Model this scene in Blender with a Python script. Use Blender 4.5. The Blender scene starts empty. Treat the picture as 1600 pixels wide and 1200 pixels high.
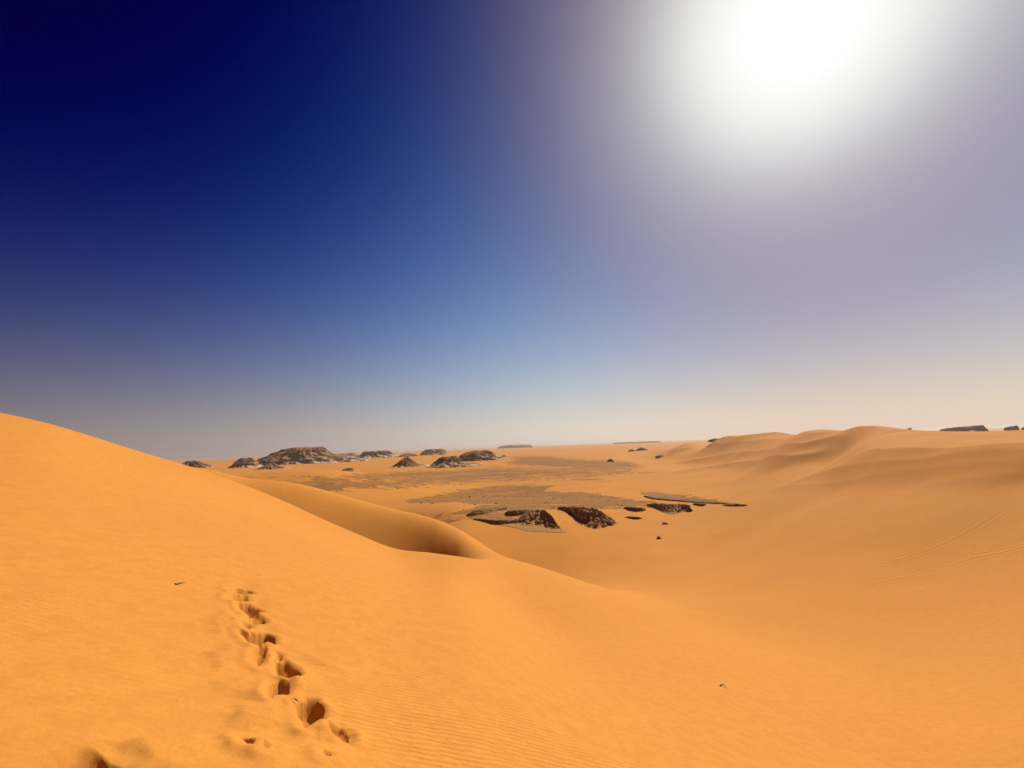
import bpy, bmesh, math, random
import numpy as np
from mathutils import Matrix, Vector

random.seed(7)
rng = np.random.default_rng(7)
S = bpy.context.scene
COL = S.collection

# ------------------------------------------------------------------ camera, sky, sun, exposure
FPX = 650.0                                     # focal length in pixels of a 1600 px wide frame
PITCH, ROLL = math.radians(8.53), math.radians(2.27)
EYE = 1.6
_F = np.array([0, math.cos(PITCH), math.sin(PITCH)])
_R0 = np.array([1.0, 0, 0])
_U0 = np.array([0, -math.sin(PITCH), math.cos(PITCH)])
CR = math.cos(ROLL) * _R0 - math.sin(ROLL) * _U0
CU = math.sin(ROLL) * _R0 + math.cos(ROLL) * _U0
cam_data = bpy.data.cameras.new('camera')
cam = bpy.data.objects.new('camera', cam_data)
COL.objects.link(cam)
S.camera = cam
cam_data.sensor_width = 36
cam_data.lens = 36 * FPX / 1600
cam_data.clip_start = 0.1
cam_data.clip_end = 60000
_m = np.eye(4)
_m[:3, 0], _m[:3, 1], _m[:3, 2], _m[:3, 3] = CR, CU, -_F, (0, 0, EYE)
cam.matrix_world = Matrix(_m.tolist())

SUN_AZ, SUN_EL = math.radians(40.2), math.radians(41.7)
SDIR = np.array([math.sin(SUN_AZ) * math.cos(SUN_EL), math.cos(SUN_AZ) * math.cos(SUN_EL), math.sin(SUN_EL)])
SUN_STRENGTH = 4.95
SUN_COLOR = (1.0, 0.93, 0.82)
# sky: a clear dusty sky, Nishita plus smooth functions of the angle to the sun (g, degrees) and of the elevation (h)
SKY_TERMS = {
    'one': (-0.2664, -0.3480, -0.1941),
    's12': (0.1527, 0.1355, 0.0986),
    'g21': (0.2445, 0.2490, 0.0779),
    'g36': (0.1841, 0.0330, -0.0075),
    'h25m': (-0.7832, -0.9991, -0.7815),
    'h50g': (0.4615, 0.6850, 0.5197),
    'g9': (-0.0331, -0.1169, -0.0208),
    'g16': (-0.0102, 0.3348, 0.3754),
    'g28': (0.2972, -0.0847, -0.1690),
    'g45': (0.4663, 0.7062, 0.4643),
    'g75': (-0.2650, -0.2009, 0.0916),
    'h3': (-0.1751, -0.0875, 0.1353),
    'h10': (0.4345, 0.1438, -0.4753),
    'h25': (0.3508, 0.5908, 0.8450),
    'h10g': (-0.4704, -0.6743, -0.5307),
    'h25g': (1.4023, 1.4867, 1.0597),
    'h25k': (-1.4786, -1.7110, -1.3415),
}
SKY_NISHITA = 0.12
HAZE_DENSITY = 0.00014
HAZE_COLOR = (1.0, .86, .72, 1)
S.view_settings.view_transform = 'Standard'
S.view_settings.look = 'None'
S.view_settings.exposure = 0.0
S.view_settings.gamma = 1.0
S.view_settings.use_curve_mapping = False
S.cycles.use_denoising = True
S.cycles.max_bounces = 6
S.cycles.diffuse_bounces = 1
S.cycles.volume_bounces = 0


class NT:
    """small helper round a node tree"""
    def __init__(self, tree):
        self.t = tree
        self.t.nodes.clear()

    def n(self, typ, **kw):
        nd = self.t.nodes.new(typ)
        for k, v in kw.items():
            setattr(nd, k, v)
        return nd

    def l(self, a, b):
        self.t.links.new(a, b)

    def put(self, sock, v):
        if hasattr(v, 'is_linked') or hasattr(v, 'links'):
            self.l(v, sock)
        else:
            sock.default_value = v

    def math(self, op, a, b=None, c=None, clamp=False):
        nd = self.n('ShaderNodeMath', operation=op, use_clamp=clamp)
        self.put(nd.inputs[0], a)
        if b is not None:
            self.put(nd.inputs[1], b)
        if c is not None:
            self.put(nd.inputs[2], c)
        return nd.outputs[0]

    def vec(self, op, a, b=None, out=0):
        nd = self.n('ShaderNodeVectorMath', operation=op)
        self.put(nd.inputs[0], a)
        if b is not None:
            self.put(nd.inputs[1], b)
        return nd.outputs[out]

    def noise(self, vec, scale, detail=3, rough=.55, dist=0.0):
        nd = self.n('ShaderNodeTexNoise')
        self.l(vec, nd.inputs['Vector'])
        nd.inputs['Scale'].default_value = scale
        nd.inputs['Detail'].default_value = detail
        nd.inputs['Roughness'].default_value = rough
        nd.inputs['Distortion'].default_value = dist
        return nd.outputs[0]

    def ramp(self, v, lo, hi, a=0.0, b=1.0):
        nd = self.n('ShaderNodeMapRange', interpolation_type='SMOOTHSTEP')
        self.put(nd.inputs[0], v)
        nd.inputs[1].default_value = lo
        nd.inputs[2].default_value = hi
        nd.inputs[3].default_value = a
        nd.inputs[4].default_value = b
        return nd.outputs[0]

    def mix(self, f, a, b, blend='MIX'):
        nd = self.n('ShaderNodeMix', data_type='RGBA', blend_type=blend)
        self.put(nd.inputs[0], f)
        for s, v in ((nd.inputs[6], a), (nd.inputs[7], b)):
            if isinstance(v, tuple):
                s.default_value = (*v[:3], 1)
            else:
                self.l(v, s)
        return nd.outputs[2]

    def attr(self, name):
        nd = self.n('ShaderNodeAttribute', attribute_name=name)
        return nd.outputs['Fac']


def build_world():
    w = bpy.data.worlds.new('World')
    S.world = w
    w.use_nodes = True
    t = NT(w.node_tree)
    out = t.n('ShaderNodeOutputWorld')
    bg = t.n('ShaderNodeBackground')
    bg.inputs[1].default_value = 0.1
    t.l(bg.outputs[0], out.inputs[0])
    sky = t.n('ShaderNodeTexSky', sky_type='NISHITA', sun_disc=False)
    sky.sun_elevation, sky.sun_rotation = SUN_EL, SUN_AZ
    sky.air_density, sky.dust_density, sky.ozone_density = 1, 1, 2
    d = t.vec('NORMALIZE', t.n('ShaderNodeTexCoord').outputs['Generated'])
    sep = t.n('ShaderNodeSeparateXYZ')
    t.l(d, sep.inputs[0])
    el = t.math('MAXIMUM', t.math('MULTIPLY', t.math('ARCSINE', sep.outputs[2]), 57.29578), 0.0)
    g = t.math('MULTIPLY', t.math('ARCCOSINE', t.math('MINIMUM', t.vec('DOT_PRODUCT', d, tuple(SDIR), out=1), 1.0)), 57.29578)

    def gauss(k):
        q = t.math('DIVIDE', g, k)
        return t.math('EXPONENT', t.math('MULTIPLY', t.math('MULTIPLY', q, q), -1.0))

    def fall(k):
        return t.math('EXPONENT', t.math('DIVIDE', el, -k))
    g75, g28 = gauss(75), gauss(28)
    h3, h10, h25 = fall(3), fall(10), fall(25)
    q = t.math('POWER', t.math('DIVIDE', g, 12.5), 4.0)
    terms = {'s12': t.math('EXPONENT', t.math('MULTIPLY', q, -1.0)), 'g9': gauss(9), 'g16': gauss(16), 'g21': gauss(21), 'g28': g28, 'g36': gauss(36),
             'g45': gauss(45), 'g75': g75, 'h3': h3, 'h10': h10, 'h25': h25, 'h10g': t.math('MULTIPLY', h10, g75),
             'h25g': t.math('MULTIPLY', h25, g75), 'h25k': t.math('MULTIPLY', h25, gauss(30)),
             'h25m': t.math('MULTIPLY', h25, gauss(48)), 'h50g': t.math('MULTIPLY', fall(50), gauss(50))}
    acc = None
    for k, co in SKY_TERMS.items():
        if k == 'one':
            cur = t.n('ShaderNodeCombineXYZ')
            for i in range(3):
                cur.inputs[i].default_value = co[i]
            cur = cur.outputs[0]
        else:
            nd = t.n('ShaderNodeVectorMath', operation='SCALE')
            nd.inputs[0].default_value = co
            t.l(terms[k], nd.inputs['Scale'])
            cur = nd.outputs[0]
        acc = cur if acc is None else t.vec('ADD', acc, cur)
    nis = t.vec('SCALE', sky.outputs[0])
    nis.node.inputs['Scale'].default_value = 0.1
    nis = t.vec('SCALE', t.vec('POWER', nis, (.4545,) * 3))
    nis.node.inputs['Scale'].default_value = SKY_NISHITA
    rad = t.vec('MAXIMUM', t.vec('ADD', nis, acc), (.004,) * 3)
    rad = t.vec('POWER', rad, (2.2,) * 3)
    rad = t.vec('SCALE', rad)
    rad.node.inputs['Scale'].default_value = 10.0
    t.l(rad, bg.inputs[0])


build_world()
sun_data = bpy.data.lights.new('sun', 'SUN')
sun_data.energy = SUN_STRENGTH
sun_data.color = SUN_COLOR
sun_data.angle = math.radians(0.53)
sun = bpy.data.objects.new('sun', sun_data)
sun.rotation_euler = Vector(SDIR.tolist()).to_track_quat('Z', 'Y').to_euler()
sun.location = (30, 40, 60)
COL.objects.link(sun)


# ------------------------------------------------------------------ geometry helpers
def ray(x, y):
    d = (x - 800) / FPX * CR - (y - 600) / FPX * CU + _F
    return d


def azt(x, y):
    d = ray(x, y)
    h = math.hypot(d[0], d[1])
    return math.atan2(d[0], d[1]), d[2] / h


def project(X, Y, Z):
    Z = Z - EYE
    a = X * CR[0] + Y * CR[1] + Z * CR[2]
    b = X * CU[0] + Y * CU[1] + Z * CU[2]
    c = X * _F[0] + Y * _F[1] + Z * _F[2]
    c = np.where(c > 1e-3, c, 1e-3)
    return 800 + FPX * a / c, 600 - FPX * b / c


_perm = rng.permutation(512)
_perm = np.concatenate([_perm, _perm])
_ga = rng.uniform(0, 2 * math.pi, 512)
_GX, _GY = np.cos(_ga), np.sin(_ga)


def perlin(x, y):
    x = np.asarray(x, float)
    y = np.asarray(y, float)
    xi, yi = np.floor(x).astype(int), np.floor(y).astype(int)
    fx, fy = x - xi, y - yi
    u, v = fx * fx * fx * (fx * (fx * 6 - 15) + 10), fy * fy * fy * (fy * (fy * 6 - 15) + 10)

    def gr(ix, iy, dx, dy):
        h = _perm[_perm[ix & 511] + (iy & 511)]
        return _GX[h] * dx + _GY[h] * dy
    n00, n10 = gr(xi, yi, fx, fy), gr(xi + 1, yi, fx - 1, fy)
    n01, n11 = gr(xi, yi + 1, fx, fy - 1), gr(xi + 1, yi + 1, fx - 1, fy - 1)
    a = n00 + u * (n10 - n00)
    b = n01 + u * (n11 - n01)
    return (a + v * (b - a)) * 1.4


def fbm(x, y, o=4, g=.5):
    s, a, f = 0, 1, 1
    for i in range(o):
        s = s + a * perlin(np.asarray(x) * f + 17.3 * i, np.asarray(y) * f - 9.1 * i)
        a *= g
        f *= 2.03
    return s


def sstep(a, b, x):
    t = np.clip((x - a) / (b - a), 0, 1)
    return t * t * (3 - 2 * t)


def poly_dist(px, py, poly, closed=True):
    """distance to a polyline; negative inside a closed one"""
    P = np.array(poly, float)
    n = len(P)
    best = np.full(np.shape(px), 1e18)
    ins = np.zeros(np.shape(px), bool)
    for i in range(n if closed else n - 1):
        a, b = P[i], P[(i + 1) % n]
        e = b - a
        tt = np.clip(((px - a[0]) * e[0] + (py - a[1]) * e[1]) / (e @ e + 1e-12), 0, 1)
        d = (px - a[0] - tt * e[0]) ** 2 + (py - a[1] - tt * e[1]) ** 2
        best = np.minimum(best, d)
        if closed:
            c = ((a[1] > py) != (b[1] > py))
            xx = a[0] + (py - a[1]) / (b[1] - a[1] + 1e-12) * (b[0] - a[0])
            ins ^= c & (px < xx)
    d = np.sqrt(best)
    return np.where(ins, -d, d) if closed else d


# ------------------------------------------------------------------ terrain: control points and height function
PLAIN = -13.0
ctrl = []                                        # az, ln r, tangent of elevation seen from the eye


def cp(x, y, r=None, z=None):
    a, t = azt(x, y)
    if r is None:
        r = (z - EYE) / t
    ctrl.append((a, math.log(r), t))


def cw(azdeg, r, z):
    ctrl.append((math.radians(azdeg), math.log(r), (z - EYE) / r))


# near slope round the photographer's feet
for ad in (-75, -55, -35, -15, 5, 25, 45, 65, 85):
    for r in (1.0, 1.8, 3.0, 4.5):
        a = math.radians(ad)
        X, Y = r * math.sin(a), r * math.cos(a)
        cw(ad, r, -.34 * X - .21 * Y - .004 * Y * Y)
# silhouette of the near dune
for x, y, r in ((-160, 612, 20), (0, 645, 20), (70, 660, 20), (140, 680, 20.5), (210, 702, 21), (270, 720, 21.5), (340, 743, 22),
                (400, 765, 22), (460, 790, 22), (520, 817, 21.5), (570, 838, 21), (620, 857, 20.5), (670, 863.5, 20.5), (715, 868, 20.5)):
    cp(x, y, r)
    a_, s_, t_ = ctrl[-1]
    g_ = t_ + EYE / r
    gf = -.34 * math.sin(a_) - .21 * math.cos(a_)
    for q in (.33, .45, .58, .7, .8, .9):
        w_ = (q - .2) / .6
        gg = g_ if w_ > 1 else gf + (g_ - gf) * w_
        ctrl.append((a_, s_ + math.log(q), gg - EYE / (r * q) - (.004 if q > .65 else 0)))
    ctrl.append((a_, s_ + math.log(1.1), t_ - .016))
for x, y, r in ((800, 925, 16), (850, 940, 16), (950, 955, 17), (820, 1000, 9.5), (950, 1030, 10), (1100, 1030, 12)):
    cp(x, y, r)
# hidden hollow behind it, dune behind with its crest, and what that dune hides
for ad, r, z in ((-60, 30, 1.0), (-50, 30, .0), (-42, 30, -1.6), (-34, 29, -3.6), (-28, 29, -4.6), (-22, 28, -5.8), (-16, 27, -6.9), (-11, 25.5, -7.2)):
    cw(ad, r, z)
for x, y, r in ((280, 742, 50), (370, 750, 47), (430, 754, 45.5), (480, 760, 44), (520, 769, 42), (560, 780, 40), (600, 794, 37.5), (640, 810, 35), (680, 829, 32.5),
                (720, 848, 30), (750, 859, 28.5), (780, 868, 27.5), (840, 885, 26.8), (900, 905, 26.2), (950, 921, 26), (1000, 935, 26)):
    cp(x, y, r)
for ad, r, z in ((-60, 55, -8), (-45, 60, -11), (-33, 60, -12.6), (-25, 56, -12.6), (-18, 52, -12.6), (-10, 48, -12.6), (-3, 43, -12.4), (-60, 90, -12.5), (-45, 90, -13)):
    cw(ad, r, z)
for ad in (-70, -50, -35, -25, -15, -5, 5, 12):
    for r in (120, 300, 900, 4000, 24000):
        cw(ad, r, PLAIN)
for ad in (-10, -2, 6, 10):
    cw(ad, 70, PLAIN)
# the basin on the right and the rise beyond it
for x, y, z in ((1000, 900, -12.2), (1000, 870, -12.7), (1100, 850, -12.2), (1100, 800, -12.2), (1100, 760, -12.2), (1100, 900, -10.3), (1100, 940, -8.6),
                (1200, 950, -7.6), (1200, 900, -8.8), (1200, 850, -9.6), (1200, 800, -9.8), (1200, 760, -8.8), (1200, 720, -6.3), (1250, 760, -7.1), (1250, 720, -4.6),
                (1300, 1000, -6.3), (1300, 950, -7.2), (1300, 900, -7.6), (1300, 850, -7.5), (1300, 800, -7.1), (1300, 760, -6.2), (1300, 720, -4.4),
                (1450, 1060, -4.8), (1450, 1000, -5.9), (1450, 940, -6.5), (1450, 880, -6.5), (1450, 820, -5.4), (1450, 770, -4.1), (1450, 730, -2.5),
                (1600, 1100, -3.8), (1600, 1040, -4.6), (1600, 960, -5.2), (1600, 880, -5.2), (1600, 810, -4.1), (1600, 760, -2.8), (1600, 720, -1.4),
                (1800, 1100, -2.6), (1800, 950, -3.8), (1800, 800, -2.6), (1800, 730, -1.2), (1160, 740, -9.8), (1060, 720, -12.4), (1130, 708, -9.6)):
    cp(x, y, z=z)
for x, y, r in ((1060, 690.5, 420), (1130, 687, 330), (1190, 684, 240), (1190, 684.5, 320), (1250, 682, 220), (1250, 683, 290), (1340, 679, 240), (1340, 680, 300), (1450, 676, 270), (1250, 681, 170), (1250, 690, 145), (1340, 700, 98), (1340, 682, 125), (1340, 675, 155), (1340, 676, 190),
                (1450, 700, 74), (1450, 682, 90), (1450, 676, 115), (1450, 675, 150), (1450, 676, 200), (1600, 695, 66), (1600, 680, 82), (1600, 674, 105), (1600, 673, 150), (1600, 674, 200),
                (1800, 690, 66), (1800, 668, 100), (1800, 667, 170)):
    cp(x, y, r)
for ad, r, z in ((17, 180, -12.6), (17, 300, -12.8), (20, 420, -12.6), (21.5, 200, -11.8), (22, 300, -11.6), (25, 420, -11.0), (25, 260, -9.4), (30, 500, -10), (40, 400, -6), (50, 400, -6), (60, 400, -6), (75, 400, -8)):
    cw(ad, r, z)
for ad in (20, 30, 45, 60, 80):
    for r in (1200, 4000, 24000):
        cw(ad, r, PLAIN)
# the ground beside and behind the photographer goes on as the same dune
for ad, r, z in ((110, 3, -.6), (140, 3, .1), (180, 3, .6), (220, 3, 1.2), (260, 3, 1.1), (-85, 5, 1.6), (110, 12, -2.5), (150, 12, .2), (190, 12, 2.0), (230, 12, 3.2), (265, 12, 3.0),
                 (110, 40, -4), (150, 40, -3), (190, 40, -3), (230, 40, -2), (265, 40, 0), (-80, 20, 3.3),
                 (110, 200, -9), (150, 200, -11), (190, 200, -12), (230, 200, -12), (265, 200, -12),
                 (110, 3000, PLAIN), (150, 3000, PLAIN), (190, 3000, PLAIN), (230, 3000, PLAIN), (265, 3000, PLAIN)):
    cw(ad, r, z)
CT = np.array(ctrl)
KA = 2.6


def emb(a, s):
    return np.stack([KA * np.cos(a), KA * np.sin(a), s], -1)


_C = emb(CT[:, 0], CT[:, 1])
_n = len(CT)
_D = np.linalg.norm(_C[:, None] - _C[None], axis=2)
_P = np.concatenate([np.ones((_n, 1)), _C], 1)
_A = np.zeros((_n + 4, _n + 4))
_A[:_n, :_n] = _D ** 3 + 4e-4 * np.eye(_n)
_A[:_n, _n:] = _P
_A[_n:, :_n] = _P.T
_W = np.linalg.solve(_A, np.concatenate([CT[:, 2], np.zeros(4)]))


def rbf(a, s):
    e = emb(a, s)
    sh = e.shape[:-1]
    e = e.reshape(-1, 3)
    out = np.empty(len(e))
    for i in range(0, len(e), 8000):
        b = e[i:i + 8000]
        d2 = (b ** 2).sum(1)[:, None] + (_C ** 2).sum(1)[None] - 2 * b @ _C.T
        out[i:i + 8000] = np.maximum(d2, 0) ** 1.5 @ _W[:_n] + _W[_n] + b @ _W[_n + 1:]
    return out.reshape(sh)


# grid: azimuth x distance (dense where the eye looks), plain real-world metres
def cat(*segs):
    return np.concatenate(segs)


AZ_IN = np.radians(np.arange(-56, 56.001, 0.135))
AZ_OUT = np.radians(np.arange(58.5, 302, 2.5))
AZ = cat(AZ_IN, AZ_OUT)                          # runs once round; closed by the last column
LNR = cat(np.arange(math.log(.7), math.log(1.35), .02), np.arange(math.log(1.35), math.log(8.5), .0055), np.arange(math.log(8.5), math.log(25), .009),
          np.arange(math.log(25), math.log(60), .009), np.arange(math.log(60), math.log(420), .0075),
          np.arange(math.log(420), math.log(2500), .016), np.arange(math.log(2500), math.log(26000), .05))
RR = np.exp(LNR)
NA, NR = len(AZ), len(LNR)


def catmull(xc, fc, xf):
    """cubic interpolation along axis 0"""
    h = xc[1] - xc[0]
    k = np.clip(((xf - xc[0]) / h).astype(int), 0, len(xc) - 2)
    t = ((xf - xc[k]) / h)[:, None]
    f0, f1, f2, f3 = fc[np.maximum(k - 1, 0)], fc[k], fc[k + 1], fc[np.minimum(k + 2, len(xc) - 1)]
    return f1 + .5 * t * (f2 - f0 + t * (2 * f0 - 5 * f1 + 4 * f2 - f3 + t * (3 * (f1 - f2) + f3 - f0)))


_ac = np.radians(np.arange(-60, 305, 1.5))
_sc = np.arange(math.log(.65), math.log(27000) + .04, .03)
_Tc = rbf(_ac[:, None] + 0 * _sc[None], _sc[None] + 0 * _ac[:, None])
T = catmull(_sc, catmull(_ac, _Tc, AZ).T, LNR).T
GA, GR = np.meshgrid(AZ, RR, indexing='ij')
GX, GY = GR * np.sin(GA), GR * np.cos(GA)
Z = EYE + T * GR
AZD = np.degrees(GA)
# far away the ground is the level plain
far = np.maximum(sstep(math.log(400), math.log(900), np.log(GR)), sstep(150, 300, GR) * sstep(24, 12, AZD))
Z = Z * (1 - far) + (PLAIN + 1.2 * fbm(GX / 500, GY / 500, 3)) * far
# soft undulation of the flats
pl = sstep(45, 90, GR) * sstep(18, 8, AZD)
Z = Z + pl * (.25 * fbm(GX / 38, GY / 17, 3))


def smax(a, b, k):
    h = np.clip(.5 + .5 * (b - a) / k, 0, 1)
    return a + (b - a) * h + k * h * (1 - h)


def ridge(line, hmax, wnear, wfar, end=.25):
    """raise the ground to a dune crest running under the given pixels; crest height hmax, widths in metres"""
    global Z
    lx = np.array([p[0] for p in line], float)
    ly = np.array([p[1] for p in line], float)
    n = 50
    u = np.linspace(0, 1, n)
    cs = np.concatenate([[0], np.cumsum(np.hypot(np.diff(lx), np.diff(ly)))])
    cs /= cs[-1]
    qx, qy = catmull_uniform(cs, lx, u), catmull_uniform(cs, ly, u)
    h = hmax * sstep(0, end, u) * sstep(0, end, 1 - u)
    rr = []
    for k in range(n):
        a, t = azt(qx[k], qy[k])
        i = int(np.clip(np.searchsorted(AZ, a), 0, NA - 1))
        tg = (Z[i] - EYE + h[k]) / RR
        hit = np.nonzero((tg >= t) & (RR > 40))[0]
        rr.append((a, RR[hit[0]] if len(hit) else np.nan))
    rr = np.array(rr)
    med = np.nanmedian(rr[:, 1])
    ok = (rr[:, 1] > med * .55) & (rr[:, 1] < med * 1.6)
    if ok.sum() < 5:
        return
    r_ = np.interp(u, u[ok], rr[ok, 1])
    ker = np.exp(-np.linspace(-2, 2, 13) ** 2)
    r_ = np.convolve(np.pad(r_, 6, mode='edge'), ker / ker.sum(), 'valid')
    Q = np.stack([r_ * np.sin(rr[:, 0]), r_ * np.cos(rr[:, 0])], 1)
    pad = max(wnear, wfar) * 2.5
    m = (GX > Q[:, 0].min() - pad) & (GX < Q[:, 0].max() + pad) & (GY > Q[:, 1].min() - pad) & (GY < Q[:, 1].max() + pad)
    X, Y = GX[m], GY[m]
    b = np.full(X.shape, 1e9)
    hh = np.zeros(X.shape)
    sd = np.zeros(X.shape)
    for i in range(n - 1):
        e = Q[i + 1] - Q[i]
        tt = np.clip(((X - Q[i, 0]) * e[0] + (Y - Q[i, 1]) * e[1]) / (e @ e + 1e-9), 0, 1)
        dx, dy = X - Q[i, 0] - tt * e[0], Y - Q[i, 1] - tt * e[1]
        d = dx * dx + dy * dy
        w = d < b
        b = np.where(w, d, b)
        hh = np.where(w, h[i] + tt * (h[i + 1] - h[i]), hh)
        sd = np.where(w, -(X * dx + Y * dy) / (np.hypot(X, Y) * np.sqrt(d) + 1e-6), sd)
    d = np.sqrt(b)
    k = .5 + .5 * sd
    wd = wfar + (wnear - wfar) * k
    q = d / wd
    q = np.minimum(np.sqrt(q * q + .0004) - .02, 1)
    prof = (1 - q) ** 1.7
    Z[m] += hh * prof


def catmull_uniform(xs, ys, x):
    """monotone-ish cubic through uneven knots"""
    m = np.gradient(ys, xs)
    k = np.clip(np.searchsorted(xs, x) - 1, 0, len(xs) - 2)
    h = xs[k + 1] - xs[k]
    t = (x - xs[k]) / h
    return ((2 * t ** 3 - 3 * t ** 2 + 1) * ys[k] + (t ** 3 - 2 * t ** 2 + t) * h * m[k]
            + (-2 * t ** 3 + 3 * t ** 2) * ys[k + 1] + (t ** 3 - t ** 2) * h * m[k + 1])


# crests of the dune field on the right, from the far skyline towards the eye
ridge([(1110, 690), (1130, 684), (1140, 682), (1152, 686), (1170, 688)], 1.6, 9, 14, .4)
ridge([(1140, 687), (1165, 682), (1195, 677), (1215, 675.5), (1235, 678)], 1.3, 11, 22, .3)
ridge([(1230, 682), (1262, 678), (1300, 674), (1340, 672), (1370, 672)], 1.0, 9, 18)
ridge([(1318, 673), (1332, 669), (1345, 666.5), (1370, 668), (1400, 670.5), (1440, 672)], .7, 5, 14, .4)
ridge([(1020, 709), (1080, 700), (1130, 693), (1180, 688), (1225, 685), (1262, 684)], 1.1, 8, 20)
ridge([(1020, 728), (1070, 720), (1120, 711.5), (1170, 704.5), (1230, 698.5), (1268, 690), (1288, 683), (1306, 680), (1326, 683), (1342, 692), (1352, 697)], 1.0, 6.5, 12, .2)
ridge([(1000, 748), (1050, 738), (1100, 729), (1140, 723), (1190, 717), (1240, 712), (1285, 704), (1330, 698)], 1.0, 5.5, 9)
ridge([(1325, 707), (1360, 703), (1400, 701.5), (1440, 702), (1490, 703), (1550, 701), (1640, 698), (1750, 695)], 1.35, 4.6, 10, .12)
ridge([(1190, 731), (1255, 729), (1300, 728.5), (1360, 724), (1420, 722), (1455, 718), (1490, 712), (1540, 709), (1640, 706), (1750, 703)], .35, 4.0, 3.5, .15)
ridge([(1150, 764), (1230, 758), (1310, 752), (1390, 741), (1450, 733), (1560, 728), (1700, 724)], .22, 3.5, 4)
ridge([(1420, 765), (1500, 752), (1580, 744), (1700, 738)], .2, 3, 4)

# low rolling relief so that no slope is perfectly even
nd = sstep(3, 10, GR) * sstep(200, 60, GR)
Z = Z + nd * (.03 * fbm(GX / 9, GY / 9, 2) + .10 * perlin(GX / 26, GY / 26))
df = sstep(15, 25, AZD) * sstep(30, 60, GR) * sstep(500, 250, GR)
Z = Z + df * (.30 * fbm(GX / 30, GY / 24, 2))


def hgt(X, Y):
    r = np.hypot(X, Y)
    a = np.arctan2(X, Y)
    a = np.where(a < AZ[0], a + 2 * math.pi, a)
    i = np.clip(np.searchsorted(AZ, a) - 1, 0, NA - 2)
    j = np.clip(np.searchsorted(RR, r) - 1, 0, NR - 2)
    fi = np.clip((a - AZ[i]) / (AZ[i + 1] - AZ[i]), 0, 1)
    fj = np.clip((r - RR[j]) / (RR[j + 1] - RR[j]), 0, 1)
    return ((1 - fi) * ((1 - fj) * Z[i, j] + fj * Z[i, j + 1]) + fi * ((1 - fj) * Z[i + 1, j] + fj * Z[i + 1, j + 1]))


def unproj(x, y, rmin=0.0):
    """first ground point seen through a pixel"""
    a, t = azt(x, y)
    i = int(np.clip(np.searchsorted(AZ, a), 0, NA - 1))
    tg = (Z[i] - EYE) / RR
    hit = np.nonzero((tg >= t) & (RR > rmin))[0]
    j = hit[0] if len(hit) else NR - 1
    r = RR[j]
    if j > 0 and tg[j] != tg[j - 1]:
        f = np.clip((t - tg[j - 1]) / (tg[j] - tg[j - 1]), 0, 1)
        r = RR[j - 1] + f * (RR[j] - RR[j - 1])
    return np.array([r * math.sin(a), r * math.cos(a), EYE + t * r])


# ------------------------------------------------------------------ footprints pressed into the near slope
# outline of each hollow, depth in metres
PRINTS = [
    ([(355, 922), (370, 920), (388, 922), (396, 926), (380, 927), (362, 925)], .08),
    ([(352, 936), (366, 929), (386, 930), (389, 936), (378, 940), (364, 940)], .07),
    ([(372, 944), (388, 944), (402, 950), (408, 955), (398, 961), (390, 964), (383, 957)], .17),
    ([(386, 965), (400, 961), (413, 966), (414, 972), (400, 975), (388, 971)], .08),
    ([(378, 975), (394, 975), (390, 981), (382, 984)], .12),
    ([(374, 989), (392, 990), (415, 991), (431, 998), (428, 1006), (411, 1008), (404, 1013), (393, 1005)], .15),
    ([(399, 1015), (419, 1014), (414, 1027), (403, 1042), (396, 1038)], .14),
    ([(432, 1020), (441, 1022), (440, 1032), (433, 1035)], .07),
    ([(430, 1036), (446, 1036), (464, 1047), (471, 1058), (460, 1062), (450, 1065), (436, 1052)], .19),
    ([(424, 1072), (436, 1068), (453, 1070), (450, 1080), (433, 1081), (424, 1095), (416, 1090)], .16),
    ([(462, 1103), (478, 1096), (494, 1098), (505, 1109), (504, 1122), (488, 1131), (476, 1142), (472, 1128)], .24),
    ([(512, 1134), (533, 1137), (547, 1148), (545, 1158), (534, 1156), (520, 1150)], .12),
    ([(373, 1160), (382, 1160), (394, 1174), (394, 1182), (384, 1180)], .14),
    ([(410, 1180), (424, 1178), (422, 1187), (412, 1190)], .08),
    ([(504, 1187), (516, 1187), (515, 1194), (506, 1194)], .10),
    ([(94, 1163), (112, 1157), (131, 1158), (150, 1174), (178, 1206), (176, 1240), (120, 1245), (104, 1205)], .12),
]
# sand pushed out and slumped: outline, height
LUMPS = [
    ([(355, 1115), (380, 1098), (420, 1097), (462, 1105), (474, 1130), (440, 1142), (390, 1143), (360, 1135)], .045),
    ([(318, 970), (350, 955), (378, 962), (380, 985), (350, 995), (325, 985)], .03),
    ([(320, 1020), (360, 1005), (395, 1020), (390, 1045), (345, 1050), (322, 1040)], .03),
    ([(335, 1065), (385, 1055), (415, 1070), (408, 1095), (370, 1090), (340, 1082)], .035),
    ([(470, 1144), (490, 1130), (510, 1130), (540, 1143), (545, 1156), (500, 1158)], .07),
    ([(385, 963), (400, 957), (415, 962), (412, 968), (396, 966)], .04),
    ([(400, 1088), (425, 1082), (460, 1086), (474, 1098), (450, 1104), (420, 1100)], .04),
    ([(436, 1066), (462, 1060), (480, 1066), (470, 1074), (446, 1072)], .05),
    ([(395, 1010), (416, 1006), (432, 1010), (424, 1018), (400, 1017)], .05),
    ([(470, 1020), (510, 1030), (545, 1045), (540, 1053), (500, 1045)], .025),
    ([(180, 1160), (260, 1150), (360, 1158), (470, 1165), (540, 1160), (560, 1185), (520, 1230), (300, 1240), (200, 1215)], .05),
]
fp_id = np.zeros(GX.shape, np.int16)


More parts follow.
